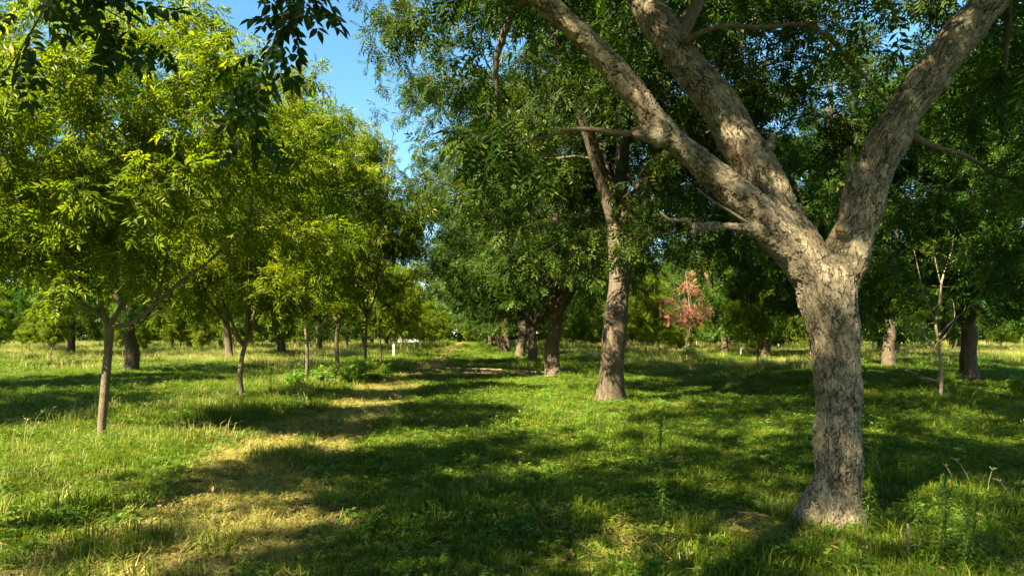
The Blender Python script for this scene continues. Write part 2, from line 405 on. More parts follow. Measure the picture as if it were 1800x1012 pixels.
def mature_tree(seed, H=14.0, Rr=5.4, zb=2.6, fork=3.0, r0=.34, lean=(0, 0), nclump=64, per=20, leaf=(8, 13), temps=None, nl=4, lscale=(.85, 1.3), mat='leaf_mature', bark='bark_mature', wig=.06, csize=.62, shell=(.45, 1.0)):
    rng = np.random.default_rng(seed)
    top = np.array([lean[0], lean[1], fork])
    tr = resample([np.array([0, 0, -.1]), np.array([lean[0]*.2, lean[1]*.2, fork*.35])+rng.normal(0, wig, 3), np.array([lean[0]*.8, lean[1]*.6, fork*.7])+rng.normal(0, wig, 3), top], .2)
    s = np.linspace(0, 1, len(tr)); rt = r0*(1-.22*s)+r0*.38*np.exp(-s*fork/.25)+r0*.12*np.exp(-(1-s)*8)
    rt *= 1+.05*np.sin(s*17+seed)
    limbs = [(tr, rt)]; az0 = rng.uniform(0, 6.28)
    for i in range(nl):
        a = az0+i*2*math.pi/nl+rng.normal(0, .25); out = np.array([math.cos(a), math.sin(a), 0]); f = rng.uniform(.45, .7)
        end = top+out*Rr*f+np.array([0, 0, (H-fork)*rng.uniform(.5, .78)])
        pts = resample([top-np.array([0, 0, .25]), top+out*Rr*f*.28+np.array([0, 0, (H-fork)*.16])+rng.normal(0, .15, 3), top+out*Rr*f*.62+np.array([0, 0, (H-fork)*.40])+rng.normal(0, .25, 3), end], .3)
        limbs.append((pts, np.linspace(r0*.62, .05, len(pts))))
    pts = resample([top-np.array([0, 0, .2]), top+np.array([.3, .1, (H-fork)*.3]), top+np.array([-.2, .3, (H-fork)*.62]), top+np.array([.1, 0, (H-fork)*.88])], .3)
    limbs.append((pts, np.linspace(r0*.6, .04, len(pts))))
    cz = zb+(H-zb)*.42
    tg = clumps(rng, nclump, per, np.array([lean[0], lean[1], cz]), Rr, Rr, cz-zb, H-cz, csize, shell=shell, zmin=zb)
    wd, e, ed = grow(rng, limbs, tg)
    v, f, r = foliage(rng, temps, e, ed, leaf, scale=lscale)
    return wd.mesh('trunk', M[bark]), build_mesh('crown', v, [f], {'rnd': r}, mats=[M[mat]])

def young_tree(seed, H=7.5, Rr=2.2, fork=1.9, r0=.075, nclump=30, per=14, leaf=(8, 12), temps=None, nl=5, limbs=None, mat='leaf_young', bark='bark_young', lscale=(.8, 1.2), zb=1.8, csize=.34, leader=True):
    rng = np.random.default_rng(seed)
    if limbs is None:
        top = np.array([rng.normal(0, .05), rng.normal(0, .05), fork])
        tr = resample([np.array([0, 0, -.1]), np.array([rng.normal(0, .05), rng.normal(0, .05), fork*.5]), top], .15)
        s = np.linspace(0, 1, len(tr)); rt = r0*(1-.25*s)+r0*.35*np.exp(-s*fork/.12)
        limbs = [(tr, rt)]; az0 = rng.uniform(0, 6.28)
        for i in range(nl):
            a = az0+i*2*math.pi/nl+rng.normal(0, .3); out = np.array([math.cos(a), math.sin(a), 0]); f = rng.uniform(.4, .8)
            b = tr[-1-int(rng.integers(0, 3))]
            hh = (H-fork)*rng.uniform(.4, .75)
            pts = resample([b, b+out*Rr*f*.45+np.array([0, 0, hh*.28]), b+out*Rr*f*.8+np.array([0, 0, hh*.62]), b+out*Rr*f+np.array([0, 0, hh])], .2)
            limbs.append((pts, np.linspace(r0*.55, .012, len(pts))))
        if leader:
            pts = resample([top, top+np.array([.1, -.05, (H-fork)*.4]), top+np.array([-.05, .1, (H-fork)*.9])], .2)
            limbs.append((pts, np.linspace(r0*.62, .01, len(pts))))
    cz = zb+(H-zb)*.42
    tg = clumps(rng, nclump, per, np.array([limbs[0][0][-1][0], limbs[0][0][-1][1], cz]), Rr, Rr, cz-zb, H-cz, csize, shell=(.2, 1.0), zmin=zb)
    wd, e, ed = grow(rng, limbs, tg, r_tip=.0035)
    v, f, r = foliage(rng, temps, e, ed, leaf, spread=.45, scale=lscale)
    return wd.mesh('trunk', M[bark]), build_mesh('crown', v, [f], {'rnd': r}, mats=[M[mat]])

rg = np.random.default_rng(7)
T_FINE = leaf_templates(rg, 8, 5, .30, .092, .030)
T_MID = leaf_templates(rg, 8, 5, .33, .105, .033)
T_FAR = leaf_templates(rg, 5, 3, .42, .17, .06)

def tree_thing(name, tm, cm, x, y, rz=0, s=1.0, label='', cat='tree', group=None):
    e = empty(name, (x, y, float(gz(x, y))-.02), rz, s)
    obj('trunk', tm, e); c = obj('crown', cm, e); c['kind'] = 'stuff'
    return tag(e, label, cat, group)

# ------------------------------------------------------------------ the big forked pecan tree
MX, MY = 3.2, 6.0
WS = 1.0
def L3(rows): return np.array([list(P(px, py, Y))+[wpx*Y/F/2] for px, py, Y, wpx in rows])
trunk_r = L3([(1470, 945, 6, 100), (1472, 905, 6, 92), (1474, 850, 6, 86), (1474, 780, 6, 84), (1473, 700, 6, 86), (1469, 620, 6, 90), (1460, 560, 6, 100), (1452, 505, 6, 116), (1448, 470, 6, 104)])
limbA_r = L3([(1452, 520, 6, 92), (1405, 445, 6.02, 96), (1365, 375, 6.1, 90), (1330, 300, 6.2, 84), (1290, 230, 6.3, 80), (1240, 150, 6.45, 76), (1182, 78, 6.6, 70), (1135, 5, 6.75, 68), (1100, -90, 6.9, 62), (1080, -210, 7.1, 52), (1075, -340, 7.3, 40), (1085, -470, 7.4, 26), (1080, -590, 7.5, 12)])
limbB_r = L3([(1425, 480, 5.98, 80), (1375, 425, 5.95, 78), (1312, 355, 5.9, 66), (1240, 290, 5.82, 56), (1160, 222, 5.74, 52), (1100, 150, 5.68, 48), (1030, 70, 5.6, 46), (955, 0, 5.5, 44), (880, -80, 5.4, 38), (800, -180, 5.3, 30), (730, -290, 5.2, 22), (690, -390, 5.1, 12)])
limbC_r = L3([(1462, 520, 6, 90), (1488, 445, 6, 88), (1510, 375, 5.98, 82), (1538, 295, 5.94, 78), (1572, 228, 5.9, 76), (1622, 150, 5.85, 74), (1682, 72, 5.8, 74), (1742, -5, 5.75, 72), (1800, -100, 5.7, 62), (1850, -210, 5.7, 50), (1880, -340, 5.75, 36), (1890, -460, 5.8, 22), (1900, -560, 5.8, 10)])
def Ls(rows, step=.12):
    a = resample(rows, step); return a[:, :3], a[:, 3]
for a_, k_ in ((trunk_r, .85), (limbA_r, .80), (limbB_r, .82), (limbC_r, .82)): a_[:, 3] *= k_
main_limbs = [Ls(trunk_r), Ls(limbA_r), Ls(limbB_r), Ls(limbC_r)]
mt = empty('pecan_tree', (MX, MY, 0)); O = np.array([MX, MY, 0])
tag(mt, 'large thick-trunked pecan tree forking low into three heavy leaning limbs with pale flaky bark', 'tree')
wd = Wood()
for p, r in main_limbs: wd.tube(p-O, r, 28, cap=True)
# root flare and buttresses, stubs and knots
def flare(a, ln, r1, r2):
    p = np.array([[math.cos(a)*t*ln, math.sin(a)*t*ln, .42*(1-t)**1.6-.10*t] for t in np.linspace(0, 1, 7)]); wd.tube(p, np.linspace(r1, r2, 7), 14, cap=True)
for a, ln, r1, r2 in ((3.25, .62, .19, .03), (4.15, .34, .16, .04), (4.9, .28, .17, .04), (5.7, .30, .15, .04), (.3, .30, .16, .04), (1.6, .36, .17, .05), (2.5, .36, .17, .03)): flare(a, ln, r1, r2)
def stub(rows):
    a = resample(L3(rows), .04); wd.tube(a[:, :3]-O, a[:, 3], 12, cap=True)
stub([(1380, 440, 5.9, 40), (1330, 408, 5.84, 26), (1295, 400, 5.8, 20), (1260, 396, 5.76, 17), (1215, 402, 5.7, 15)])       # crooked low stub
stub([(1505, 340, 5.9, 26), (1495, 300, 5.86, 13), (1493, 262, 5.84, 8)])
stub([(1488, 410, 5.92, 36), (1482, 404, 5.83, 24), (1480, 402, 5.81, 17)])                                                      # sawn knot
stub([(1352, 262, 6.1, 20), (1358, 240, 6.08, 12), (1366, 236, 6.07, 8)])
stub([(1165, 240, 5.74, 40), (1140, 235, 5.72, 26), (1110, 234, 5.71, 17)])
raw = wd.mesh('trunk', M['bark_main']); tmp = obj('trunk_source', raw)
mo = tmp.modifiers.new('r', 'REMESH'); mo.mode = 'VOXEL'; mo.voxel_size = .0150
ms = tmp.modifiers.new('s', 'SMOOTH'); ms.factor = .5; ms.iterations = 9
dg = bpy.context.evaluated_depsgraph_get(); me = bpy.data.meshes.new_from_object(tmp.evaluated_get(dg), depsgraph=dg)
bpy.data.objects.remove(tmp)
nv = len(me.vertices); co = np.zeros(nv*3, np.float32); me.vertices.foreach_get('co', co); co = co.reshape(-1, 3).astype(float)
best = np.full(nv, 1e9); bco = np.zeros((nv, 3))
for li, (p, r) in enumerate(main_limbs):
    p = p-O; ln = np.concatenate([[0], np.cumsum(np.linalg.norm(np.diff(p, axis=0), axis=1))])
    t = nrm(np.gradient(p, axis=0)); a = nrm(np.cross(t, [0, 1, 0.])); b = np.cross(t, a)
    for i in range(len(p)):
        dv = co-p[i]; al = (dv*t[i]).sum(1); d = np.sqrt(np.maximum((dv**2).sum(1)-al**2, 0)); sc_ = d-r[i]*.98+np.maximum(0, np.abs(al)-.065)*3
        k = sc_ < best; best[k] = sc_[k]
        bco[k] = np.stack([(dv[k]*a[i]).sum(1)+li*1.7, (dv[k]*b[i]).sum(1), ln[i]+al[k]+li*.9], 1)
# slow swellings of the wood under the bark
sw = .012*np.sin(co[:, 0]*9+co[:, 2]*4)*np.sin(co[:, 1]*8+1)+.010*np.sin(co[:, 2]*11+co[:, 0]*5)
nn = np.zeros(nv*3, np.float32); me.vertices.foreach_get('normal', nn); co2 = co+nn.reshape(-1, 3)*sw[:, None]
me.vertices.foreach_set('co', co2.astype(np.float32).ravel())
at = me.attributes.new('bark_co', 'FLOAT_VECTOR', 'POINT'); at.data.foreach_set('vector', bco.astype(np.float32).ravel())
me.polygons.foreach_set('use_smooth', np.ones(len(me.polygons), bool)); me.materials.clear(); me.materials.append(M['bark_main']); me.update()
obj('trunk', me, mt)
# sawn face of the knot
k0 = P(1480, 402, 5.80)-O; bm = bmesh.new(); bmesh.ops.create_circle(bm, cap_ends=True, segments=14, radius=.038)
for v in bm.verts: v.co = Vector((v.co.x, v.co.z, v.co.y))
kme = bpy.data.meshes.new('sawn_knot'); bm.to_mesh(kme); bm.free(); kme.materials.append(M['cut_wood'])
kw = Wood(); kw.tube([k0+np.array([0, .05, 0]), k0+np.array([-.004, -.012, 0]), k0+np.array([-.004, -.016, 0])], [.034, .026, .015], 12, cap=True); tag(obj('sawn_knot', kw.mesh('sawn_knot', M['cut_wood']), mt), 'orange-brown sawn knot on the right limb')
rngm = np.random.default_rng(21)
side = {
    'a': [(1115, 234, 5.71, 13), (1075, 231, 5.70, 10), (1020, 228, 5.72, 8), (960, 240, 5.85, 6), (905, 252, 6.05, 4.5), (850, 240, 6.25, 3)],
    'b': [(1205, 80, 6.5, 18), (1222, 62, 6.3, 11), (1275, 47, 6.25, 9), (1330, 48, 6.3, 8.5), (1425, 46, 6.2, 8), (1470, 80, 6.25, 7), (1512, 128, 6.15, 5.5), (1560, 180, 6.2, 3)],
    'c': [(1190, 70, 6.6, 34), (1212, 30, 6.6, 26), (1232, -20, 6.65, 22), (1240, -120, 6.7, 14)],
    'd': [(1592, 235, 6.0, 20), (1640, 256, 6.2, 9), (1700, 276, 6.4, 8), (1760, 307, 6.5, 7), (1830, 325, 6.6, 7)],
    'e': [(962, -10, 5.5, 24), (915, 5, 5.7, 17), (885, 60, 5.9, 13), (872, 130, 6.0, 9), (875, 185, 6.05, 5)],
    'f': [(1215, 402, 5.7, 13), (1205, 385, 5.68, 9), (1180, 392, 5.66, 7), (1160, 372, 5.65, 4)],
    'g': [(1335, 405, 5.84, 8), (1280, 370, 5.8, 5), (1240, 345, 5.7, 4), (1225, 330, 5.65, 3)],
    'h': [(1766, -30, 5.75, 24), (1772, 60, 5.9, 9), (1762, 140, 6.0, 6)],
}
side_nodes = []
for k, rows in side.items():
    a = resample(L3(rows), .1); ws = Wood(); a[1:-1, :3] += rngm.normal(0, .006, (len(a)-2, 3)); ws.tube(a[:, :3]-O, a[:, 3], 8, cap=True, off=rngm.uniform(0, 5))
    obj('branch', ws.mesh('branch', M['bark_branch']), mt); side_nodes.append((a[:, :3], a[:, 3]))
# crown: high over the limbs, hanging lower on the far side
tg = clumps(rngm, 126, 17, np.array([2.2, 7.4, 8.5]), 5.8, 5.4, 3.2, 4.8, .75)
def hides(p):
    px = VX+F*p[:, 0]/np.maximum(p[:, 1], .3); py = VY-F*(p[:, 2]-CAMZ)/np.maximum(p[:, 1], .3)
    return px, py
low = (tg[:, 1] < 7.8) & (tg[:, 2] < 2.3+.49*np.maximum(tg[:, 1], .5)+.1) & (tg[:, 1] > 0)
tg = tg[~low]
xt = []
for px, py, Y, n_, s_ in ((900, 60, 6.0, 4, .2), (850, 240, 6.15, 4, .2), (1765, 130, 6.1, 5, .25), (1790, 30, 6.0, 7, .3), (1500, 60, 6.2, 3, .2), (1800, 320, 6.6, 4, .2)):
    xt.append(P(px, py, Y)+rngm.normal(0, s_, (n_, 3)))
tg = np.vstack([tg]+xt)
wdm, e_, ed_ = grow(rngm, main_limbs+side_nodes, tg, skip_limbs=True, zpen=.1)
wdm.V = [v-O for v in wdm.V]
obj('twigs', wdm.mesh('twigs', M['bark_branch']), mt)['kind'] = 'stuff'
v, f, r = foliage(rngm, T_FINE, e_, ed_, (6, 9))
obj('crown', build_mesh('crown', v-O, [f], {'rnd': r}, mats=[M['leaf_mature']]), mt)['kind'] = 'stuff'
print('main tree', time.time()-T0, nv)

# ------------------------------------------------------------------ the rows of mature trees
mA = mature_tree(101, 15.5, 6.6, 2.5, 4.2, .285, (.25, .1), 92, 19, (8, 12), T_MID, 3, wig=.12, shell=(.12, 1.0))
mB = mature_tree(102, 14.5, 6.0, 2.0, 2.3, .29, (.1, 0), 84, 18, (8, 12), T_MID, 4, shell=(.12, 1.0))
mS = mature_tree(104, 15, 6.4, 4.4, 2.6, .33, (.1, 0), 96, 14, (7, 10), T_MID, 4, csize=1.15)  # loose crown, shaped to dapple the ground from out of view
mC = mature_tree(103, 14.8, 6.0, 2.1, 2.8, .33, (-.2, .1), 76, 18, (8, 12), T_MID, 4)
fA = mature_tree(111, 14, 5.8, 1.3, 2.7, .33, (.1, .1), 74, 14, (6, 9), T_FAR, 4)
fB = mature_tree(112, 13.4, 5.6, 1.5, 3.2, .35, (-.1, .2), 74, 14, (6, 9), T_FAR, 3)
print('mature', time.time()-T0)
rr = random.Random(5)
ORD = ['first','second','third','fourth','fifth','sixth','seventh','eighth','ninth','tenth','eleventh','twelfth','thirteenth','fourteenth','fifteenth','sixteenth','seventeenth','eighteenth','nineteenth','twentieth']+['%d-th' % i for i in range(21, 40)]
tree_thing('pecan_tree', *mA, 3.57, 17.7, .4, 1.14, 'tall pecan with a bulging crooked dark trunk, next in line behind the big forked tree', 'tree')
tree_thing('pecan_tree', *mB, 3.5, 29.2, 1.1, 1.2, 'dark pecan tree whose short trunk splits low into a wide vase of limbs', 'tree')
G_ROW = 'mature pecans along the right edge of the mown lane'
y = 40.5; i = 2
while y < 175:
    m = rr.choice([mA, mB]) if y < 60 else rr.choice([fA, fB])
    tree_thing('pecan_tree', *m, 3.4+rr.uniform(-.3, .3), y+rr.uniform(-.6, .6), rr.uniform(0, 6.28), rr.uniform(1.24, 1.32)*(.82 if i == 2 else 1), ORD[i]+' dark mature pecan in line behind the big forked tree', 'tree', G_ROW); y += 11.6; i += 1
# the row behind the young trees on the left
tree_thing('pecan_tree', *mC, -15.7, 31.4, 2.0, 1.0, 'grey-barked mature pecan with a straight stout trunk, behind the nearest young tree', 'tree')
tree_thing('pecan_tree', *mA, -16.9, 47.5, 4.0, .98, 'mature pecan standing behind the second young tree of the lane', 'tree')
# trees out of view that shade the lane
OVX, OVY = -3.2, -2.3
over = tree_thing('pecan_tree', *mS, OVX, OVY, 0, 1, 'mature pecan reaching leafy boughs over the near end of the lane', 'tree')
for c_ in over.children: c_.rotation_euler = (0, 0, 3.3); c_.scale = (1.03, 1.03, 1.03)
tree_thing('pecan_tree', *mC, -17.5, 1.0, 5.0, .8, 'mature pecan left of the young trees, by the near end of the lane', 'tree')
def infront(x, y, mg=6): return -.72*y-mg < x < .84*y+mg
G_MAT = 'mature pecans in the farther rows'
RN = {-15.8: 'first row left of the young trees', -35: 'second row left of the young trees', -54: 'third row left of the young trees', 22: 'first row beyond the dying rust-leaved sapling', 32: 'second row beyond the dying rust-leaved sapling', 46: 'third row beyond the dying rust-leaved sapling', 62: 'fourth row beyond the dying rust-leaved sapling', 82: 'fifth row beyond the dying rust-leaved sapling'}
for X, y0, y1 in ((-15.8, 59, 150), (-35, 48, 150), (-54, 75, 150), (22, 25, 150), (32, 51, 150), (46, 40, 150), (62, 65, 150), (82, 85, 150)):
    y = y0; i = 0
    while y < y1:
        x_, y_ = X+rr.uniform(-.8, .8), y+rr.uniform(-1, 1)
        if X == 22 and y == 25: x_, y_ = 18.6, 25.5
        if infront(x_, y_, 5):
            m = rr.choice([mA, mB, mC]) if y < 34 else rr.choice([fA, fB])
            if X == 22 and y == 25: tree_thing('pecan_tree', *m, x_, y_, 2.5, 1.0, 'dark-trunked mature pecan right behind the nearly bare sapling', 'tree')
            else: tree_thing('pecan_tree', *m, x_, y_, rr.uniform(0, 6.28), rr.uniform(.88, 1.08), ORD[i]+' mature pecan of the '+RN[X], 'tree', G_MAT); i += 1
        y += 12.2
# ------------------------------------------------------------------ the young trees
b0 = np.array([(178-VX)*10.6/F, 10.6, 0])
def YL(rows): 
    a = resample(L3(rows), .15); return a[:, :3]-b0, a[:, 3]
near_limbs = [YL([(178, 790, 10.6, 17), (180, 740, 10.6, 15), (186, 670, 10.6, 15), (191, 610, 10.6, 15), (193, 578, 10.6, 16)]),
    YL([(193, 582, 10.6, 9), (235, 572, 10.5, 8), (268, 545, 10.4, 7.5), (320, 500, 10.3, 6), (380, 455, 10.2, 5), (450, 390, 10.1, 3)]),
    YL([(192, 580, 10.6, 10), (212, 545, 10.7, 8), (232, 490, 10.8, 7), (240, 400, 10.9, 6), (245, 280, 11, 5), (262, 150, 11, 4), (265, 60, 11, 2)]),
    YL([(192, 580, 10.6, 8), (178, 560, 10.6, 7), (140, 535, 10.4, 6), (95, 485, 10.2, 5), (40, 410, 10, 3)]),
    YL([(190, 578, 10.6, 9), (178, 540, 10.6, 7.5), (173, 480, 10.7, 7), (165, 400, 10.7, 6), (175, 290, 10.8, 5), (190, 170, 10.8, 3)]),
    YL([(268, 548, 10.4, 6), (290, 480, 10.6, 5), (300, 390, 10.8, 4.5), (318, 280, 11, 3.5), (330, 170, 11.2, 2)]),
    YL([(140, 535, 10.4, 4), (100, 440, 10.7, 4), (80, 330, 11, 3), (65, 200, 11.2, 2)])]
yN = young_tree(200, 8.6, 2.9, 1.8, .07, 62, 13, (8, 12), T_FINE, limbs=near_limbs, zb=2.05)
tree_thing('young_pecan_tree', *yN, b0[0], b0[1], 0, 1, 'young pecan with slim leaning trunk and broad bright crown, first along the lane', 'tree')
yA = young_tree(201, 9.2, 2.15, 1.7, .07, 46, 14, (8, 12), T_MID, 5)
yB = young_tree(202, 9.6, 2.1, 2.0, .06, 46, 13, (8, 12), T_MID, 5)
yC = young_tree(203, 8.2, 2.1, 1.6, .065, 40, 13, (7, 11), T_MID, 4)
tree_thing('young_pecan_tree', *yA, -5.7, 17.0, .8, 1.0, 'young pecan with a slightly bent trunk, second along the left edge of the lane', 'tree')
tree_thing('young_pecan_tree', *yB, -5.66, 23.2, 2.4, 1.12, 'young pecan with a thin straight trunk and bare pale twigs, third along the lane', 'tree')
print('young', time.time()-T0)
yShade = young_tree(205, 9.8, 2.2, 2.6, .09, 28, 12, (7, 10), T_MID, 5, zb=4.5, csize=.36)  # added tree, crown raised to shade the lane past the straw strip
tree_thing('young_pecan_tree', *yShade, -5.8, 4.2, 3.0, 1, 'added tall pecan beside the near end of the lane, high crown shading it', 'tree')
tree_thing('pecan_tree', *mB, -17.2, 9.5, 2.2, .95, 'mature pecan left of the first young tree of the lane', 'tree')
tree_thing('pecan_tree', *mA, -17.6, 20.6, 5.2, .9, 'mature pecan left of the grey-barked stout one', 'tree')
tree_thing('pecan_tree', *mB, 12.5, 23.6, 2.0, .95, 'mature pecan standing straight behind the big forked trunk', 'tree')
tree_thing('pecan_tree', *mC, 12.8, 11.8, 3.0, .95, 'mature pecan spreading behind the right limb of the big forked tree', 'tree')
tree_thing('pecan_tree', *mS, 3.6, -5.8, 1.0, .95, 'mature pecan at the near end of the right-hand row', 'tree')
# white trunk guard
def guard_mesh(r=.085, h=.62):
    g = Wood(); g.tube([[0, 0, .0], [0, 0, h*.5], [.004, 0, h]], [r, r*.97, r], 12, cap=False); g.tube([[0, 0, h], [0, 0, h+.002], [.0, 0, .02]], [r, r-.004, r-.004], 12); return g.mesh('trunk_guard', M['white_guard'])
GM = guard_mesh()
def add_guard(t, h=1.0):
    o = obj('trunk_guard', GM, t); o.scale = (1, 1, h); return o
G_Y = 'young pecans along the left edge of the lane'
y = 29.6; i = 0
while y < 130:
    t = tree_thing('young_pecan_tree', *rr.choice([yA, yB, yC]), -5.55+rr.uniform(-.25, .25), y+rr.uniform(-.5, .5), rr.uniform(0, 6.28), rr.uniform(.82, 1.02)*(1.62 if i < 2 else 1.15 if i < 4 else .95 if i < 6 else .78),
        ORD[i+3]+' slim young pecan along the left edge of the lane' if i not in (3,) else 'young pecan on the left edge of the lane with a white-painted trunk base', 'tree', G_Y if i not in (3,) else None)
    if i == 3: add_guard(t, 1.6)
    y += 6.2; i += 1
G_YR = 'young pecans in the rows across the grass'
tree_thing('young_pecan_tree', *yC, 13.2, 31.4, 1.0, .95, 'young pecan with a slanting double trunk at the edge of the tall dry grass', 'tree')
YN = {12.8: 'first row past the rusty sapling', 17: 'second row past the rusty sapling', 27: 'third row past the rusty sapling', 38: 'fourth row past the rusty sapling', 54: 'fifth row past the rusty sapling', 72: 'sixth row past the rusty sapling', -25.5: 'first far row left of the lane', -44: 'second far row left of the lane', -63: 'third far row left of the lane', -20.5: 'fourth far row left of the lane', -31: 'fifth far row left of the lane', 22.5: 'seventh row past the rusty sapling', 45: 'eighth row past the rusty sapling'}
for X, y0, y1 in ((12.8, 47, 120), (17, 56, 110), (27, 45, 120), (38, 60, 120), (54, 70, 120), (72, 90, 125), (-25.5, 36, 120), (-44, 62, 120), (-63, 88, 125), (-20.5, 52, 125), (-31, 58, 125), (22.5, 40, 120), (45, 64, 120)):
    y = y0; i = 0
    while y < y1:
        x_, y_ = X+rr.uniform(-.6, .6), y+rr.uniform(-1.2, 1.2)
        if infront(x_, y_, 3) and rr.random() < .86:
            gd = rr.random() < .25
            t = tree_thing('young_pecan_tree', *rr.choice([yA, yB, yC]), x_, y_, rr.uniform(0, 6.28), rr.uniform(.42, .85), ORD[i]+' young pecan'+(' with white guard' if gd else '')+', in the '+YN[X], 'tree', G_YR); i += 1
            if gd: add_guard(t, rr.uniform(1.4, 2.4))
        y += 6.0
tree_thing('young_pecan_tree', *yC, -.9, 122, .7, .62, 'light green bushy small tree closing the far end of the lane', 'tree')
tree_thing('young_pecan_tree', *yA, 1.2, 126, 2.7, .55, 'darker small tree beside the bushy one at the far end of the lane', 'tree')
# rust-leaved dead sapling and the nearly bare one
yR = young_tree(301, 5.8, 1.3, 1.5, .05, 15, 6, (3, 7), T_MID, 4, mat='leaf_rust', bark='bark_pale', zb=1.9)
tree_thing('dead_sapling', *yR, 13.0, 41.5, .4, 1.05, 'dying sapling with rust-brown leaves on pale branches', 'tree')
sb = np.array([(1653-VX)*18.5/F, 18.5, 0])
def SL(rows):
    a = resample(L3(rows), .12); a[:, 3] *= .68; return a[:, :3]-sb, a[:, 3]
sl_ = [SL([(1653, 702, 18.5, 9), (1655, 660, 18.5, 8.5), (1651, 620, 18.5, 8), (1648, 585, 18.5, 7)]),
    SL([(1648, 590, 18.5, 6.5), (1645, 565, 18.5, 6), (1653, 520, 18.5, 5), (1656, 490, 18.5, 4.5), (1672, 440, 18.5, 3), (1676, 412, 18.5, 1.6)]),
    SL([(1646, 566, 18.5, 5), (1634, 540, 18.4, 4), (1622, 512, 18.3, 3.4), (1616, 480, 18.2, 2.5), (1606, 435, 18.2, 1.5)]),
    SL([(1650, 625, 18.5, 4.5), (1632, 600, 18.7, 3.6), (1621, 575, 18.8, 3), (1618, 560, 18.9, 1.8)]),
    SL([(1624, 583, 18.75, 3), (1600, 575, 18.9, 2.2), (1575, 560, 19, 1.3)]),
    SL([(1650, 600, 18.5, 4), (1668, 580, 18.3, 3.3), (1680, 558, 18.2, 2.7), (1694, 545, 18.1, 2), (1697, 533, 18.1, 1.2)]),
    SL([(1649, 588, 18.5, 3.6), (1665, 570, 18.6, 3), (1678, 555, 18.7, 2.2), (1676, 530, 18.7, 1.3)]),
    SL([(1655, 500, 18.5, 3), (1645, 460, 18.4, 2.2), (1640, 425, 18.4, 1.2)]), SL([(1662, 465, 18.5, 2.4), (1685, 452, 18.5, 1.8), (1708, 448, 18.6, 1)])]
rs = np.random.default_rng(33); tgs = []
for p, r_ in sl_[1:]: tgs += [p[-1]+rs.normal(0, .1, 3), p[len(p)//2]+rs.normal(0, .16, 3), p[-1]+rs.normal(0, .18, 3)]
tgs = np.array(tgs); wds, e_, ed_ = grow(rs, sl_, tgs, .003)
v, f, r = foliage(rs, T_MID, e_, ed_, (2, 5), .25, (.45, .75))
tree_thing('bare_sapling', wds.mesh('trunk', M['bark_pale']), build_mesh('crown', v, [f], {'rnd': r}, mats=[M['leaf_young']]), sb[0], sb[1], 0, 1, 'slender nearly leafless sapling with upswept pale branches', 'tree')

# ------------------------------------------------------------------ far wood that closes the orchard
rw = np.random.default_rng(71); pts = []
xs = np.arange(-190, 200, 5.0)
for x in xs:
    hgt = rw.uniform(10, 17)
    for _ in range(90):
        pts.append([x+rw.normal(0, 3), 172+rw.normal(0, 5)-abs(x)*.30, hgt*rw.uniform(.0, 1)**1.5+.2])
pts = np.array(pts); 
T_WOOD = leaf_templates(rw, 4, 2, 1.1, .7, .4)
v, f, r = foliage(rw, T_WOOD, pts, nrm(rw.normal(0, 1, pts.shape)), (2, 4), 1.2, (1.0, 1.7))
tag(obj('far_wood', build_mesh('far_wood', v, [f], {'rnd': r}, mats=[M['leaf_mature']])), 'far mass of green trees closing the end of the orchard', 'wood', kind='stuff')

# ------------------------------------------------------------------ grass
GC = bpy.data.collections.new('grass_kinds')
def tuft(rng, n, rad, hgt, wid, lean, mat, flat=False, segs=2):
    Vs, Qs, Ts, Rs = [], [], [], []; k = 0
    for _ in range(n):
        a, d = rng.uniform(0, 6.28), rad*math.sqrt(rng.uniform(0, 1)); base = np.array([math.cos(a)*d, math.sin(a)*d, 0 if not flat else rng.uniform(.005, .05)])
        a2 = a+rng.normal(0, .9); o = np.array([math.cos(a2), math.sin(a2), 0]); sd = np.array([-o[1], o[0], 0])
        h = hgt*rng.uniform(.45, 1.15); ln = lean*rng.uniform(.2, 1.3)*h; wv = wid*rng.uniform(.7, 1.2)
        if flat: p1, p2 = base+o*h*.5+np.array([0, 0, rng.uniform(-.01, .03)]), base+o*h+np.array([0, 0, rng.uniform(-.02, .03)])
        else: p1, p2 = base+np.array([0, 0, h*.6])+o*ln*.28, base+np.array([0, 0, h*max(.35, 1-lean*.35)])+o*ln
        r_ = rng.uniform(0, 1)
        Vs += [base-sd*wv*.5, base+sd*wv*.5, p1+sd*wv*.42, p1-sd*wv*.42, p2]; Rs += [r_]*5
        Qs.append([k, k+1, k+2, k+3]); Ts.append([k+3, k+2, k+4]); k += 5
    me = build_mesh('grass_tuft', np.array(Vs), [np.array(Qs), np.array(Ts)], {'rnd': np.array(Rs)}, mats=[mat])
    o = bpy.data.objects.new('grass_tuft', me); GC.objects.link(o); return o
rt = np.random.default_rng(9)
for _ in range(3): tuft(rt, 30, .10, .10, .006, .7, M['grass'])            # 0-2 short lawn
for _ in range(3): tuft(rt, 34, .11, .18, .006, .75, M['grass'])           # 3-5 taller clumps
for _ in range(2): tuft(rt, 26, .14, .13, .005, .5, M['grass_dry'], True)  # 6-7 cut straw lying down
for _ in range(2): tuft(rt, 26, .13, .30, .005, .8, M['grass_pale'])       # 8-9 tall pale grass
def broad(rng, n):
    org = np.stack([rng.normal(0, .05, n), rng.normal(0, .05, n), rng.uniform(.03, .11, n)], 1)
    a = rng.uniform(0, 6.28, n); Tm = leaf_templates(rng, 3, 1, .025, .035, .022)
    v, f, r = place_leaves(rng, Tm, org, np.stack([np.cos(a), np.sin(a), rng.uniform(-.1, .5, n)], 1), np.tile([0, 0, 1.0], (n, 1)), rng.uniform(.7, 1.3, n))
    o = bpy.data.objects.new('grass_tuft', build_mesh('grass_tuft', v, [f], {'rnd': r}, mats=[M['leaf_weed']])); GC.objects.link(o)
for _ in range(2): broad(rt, 14)                                            # 10-11 small broad-leaved weeds

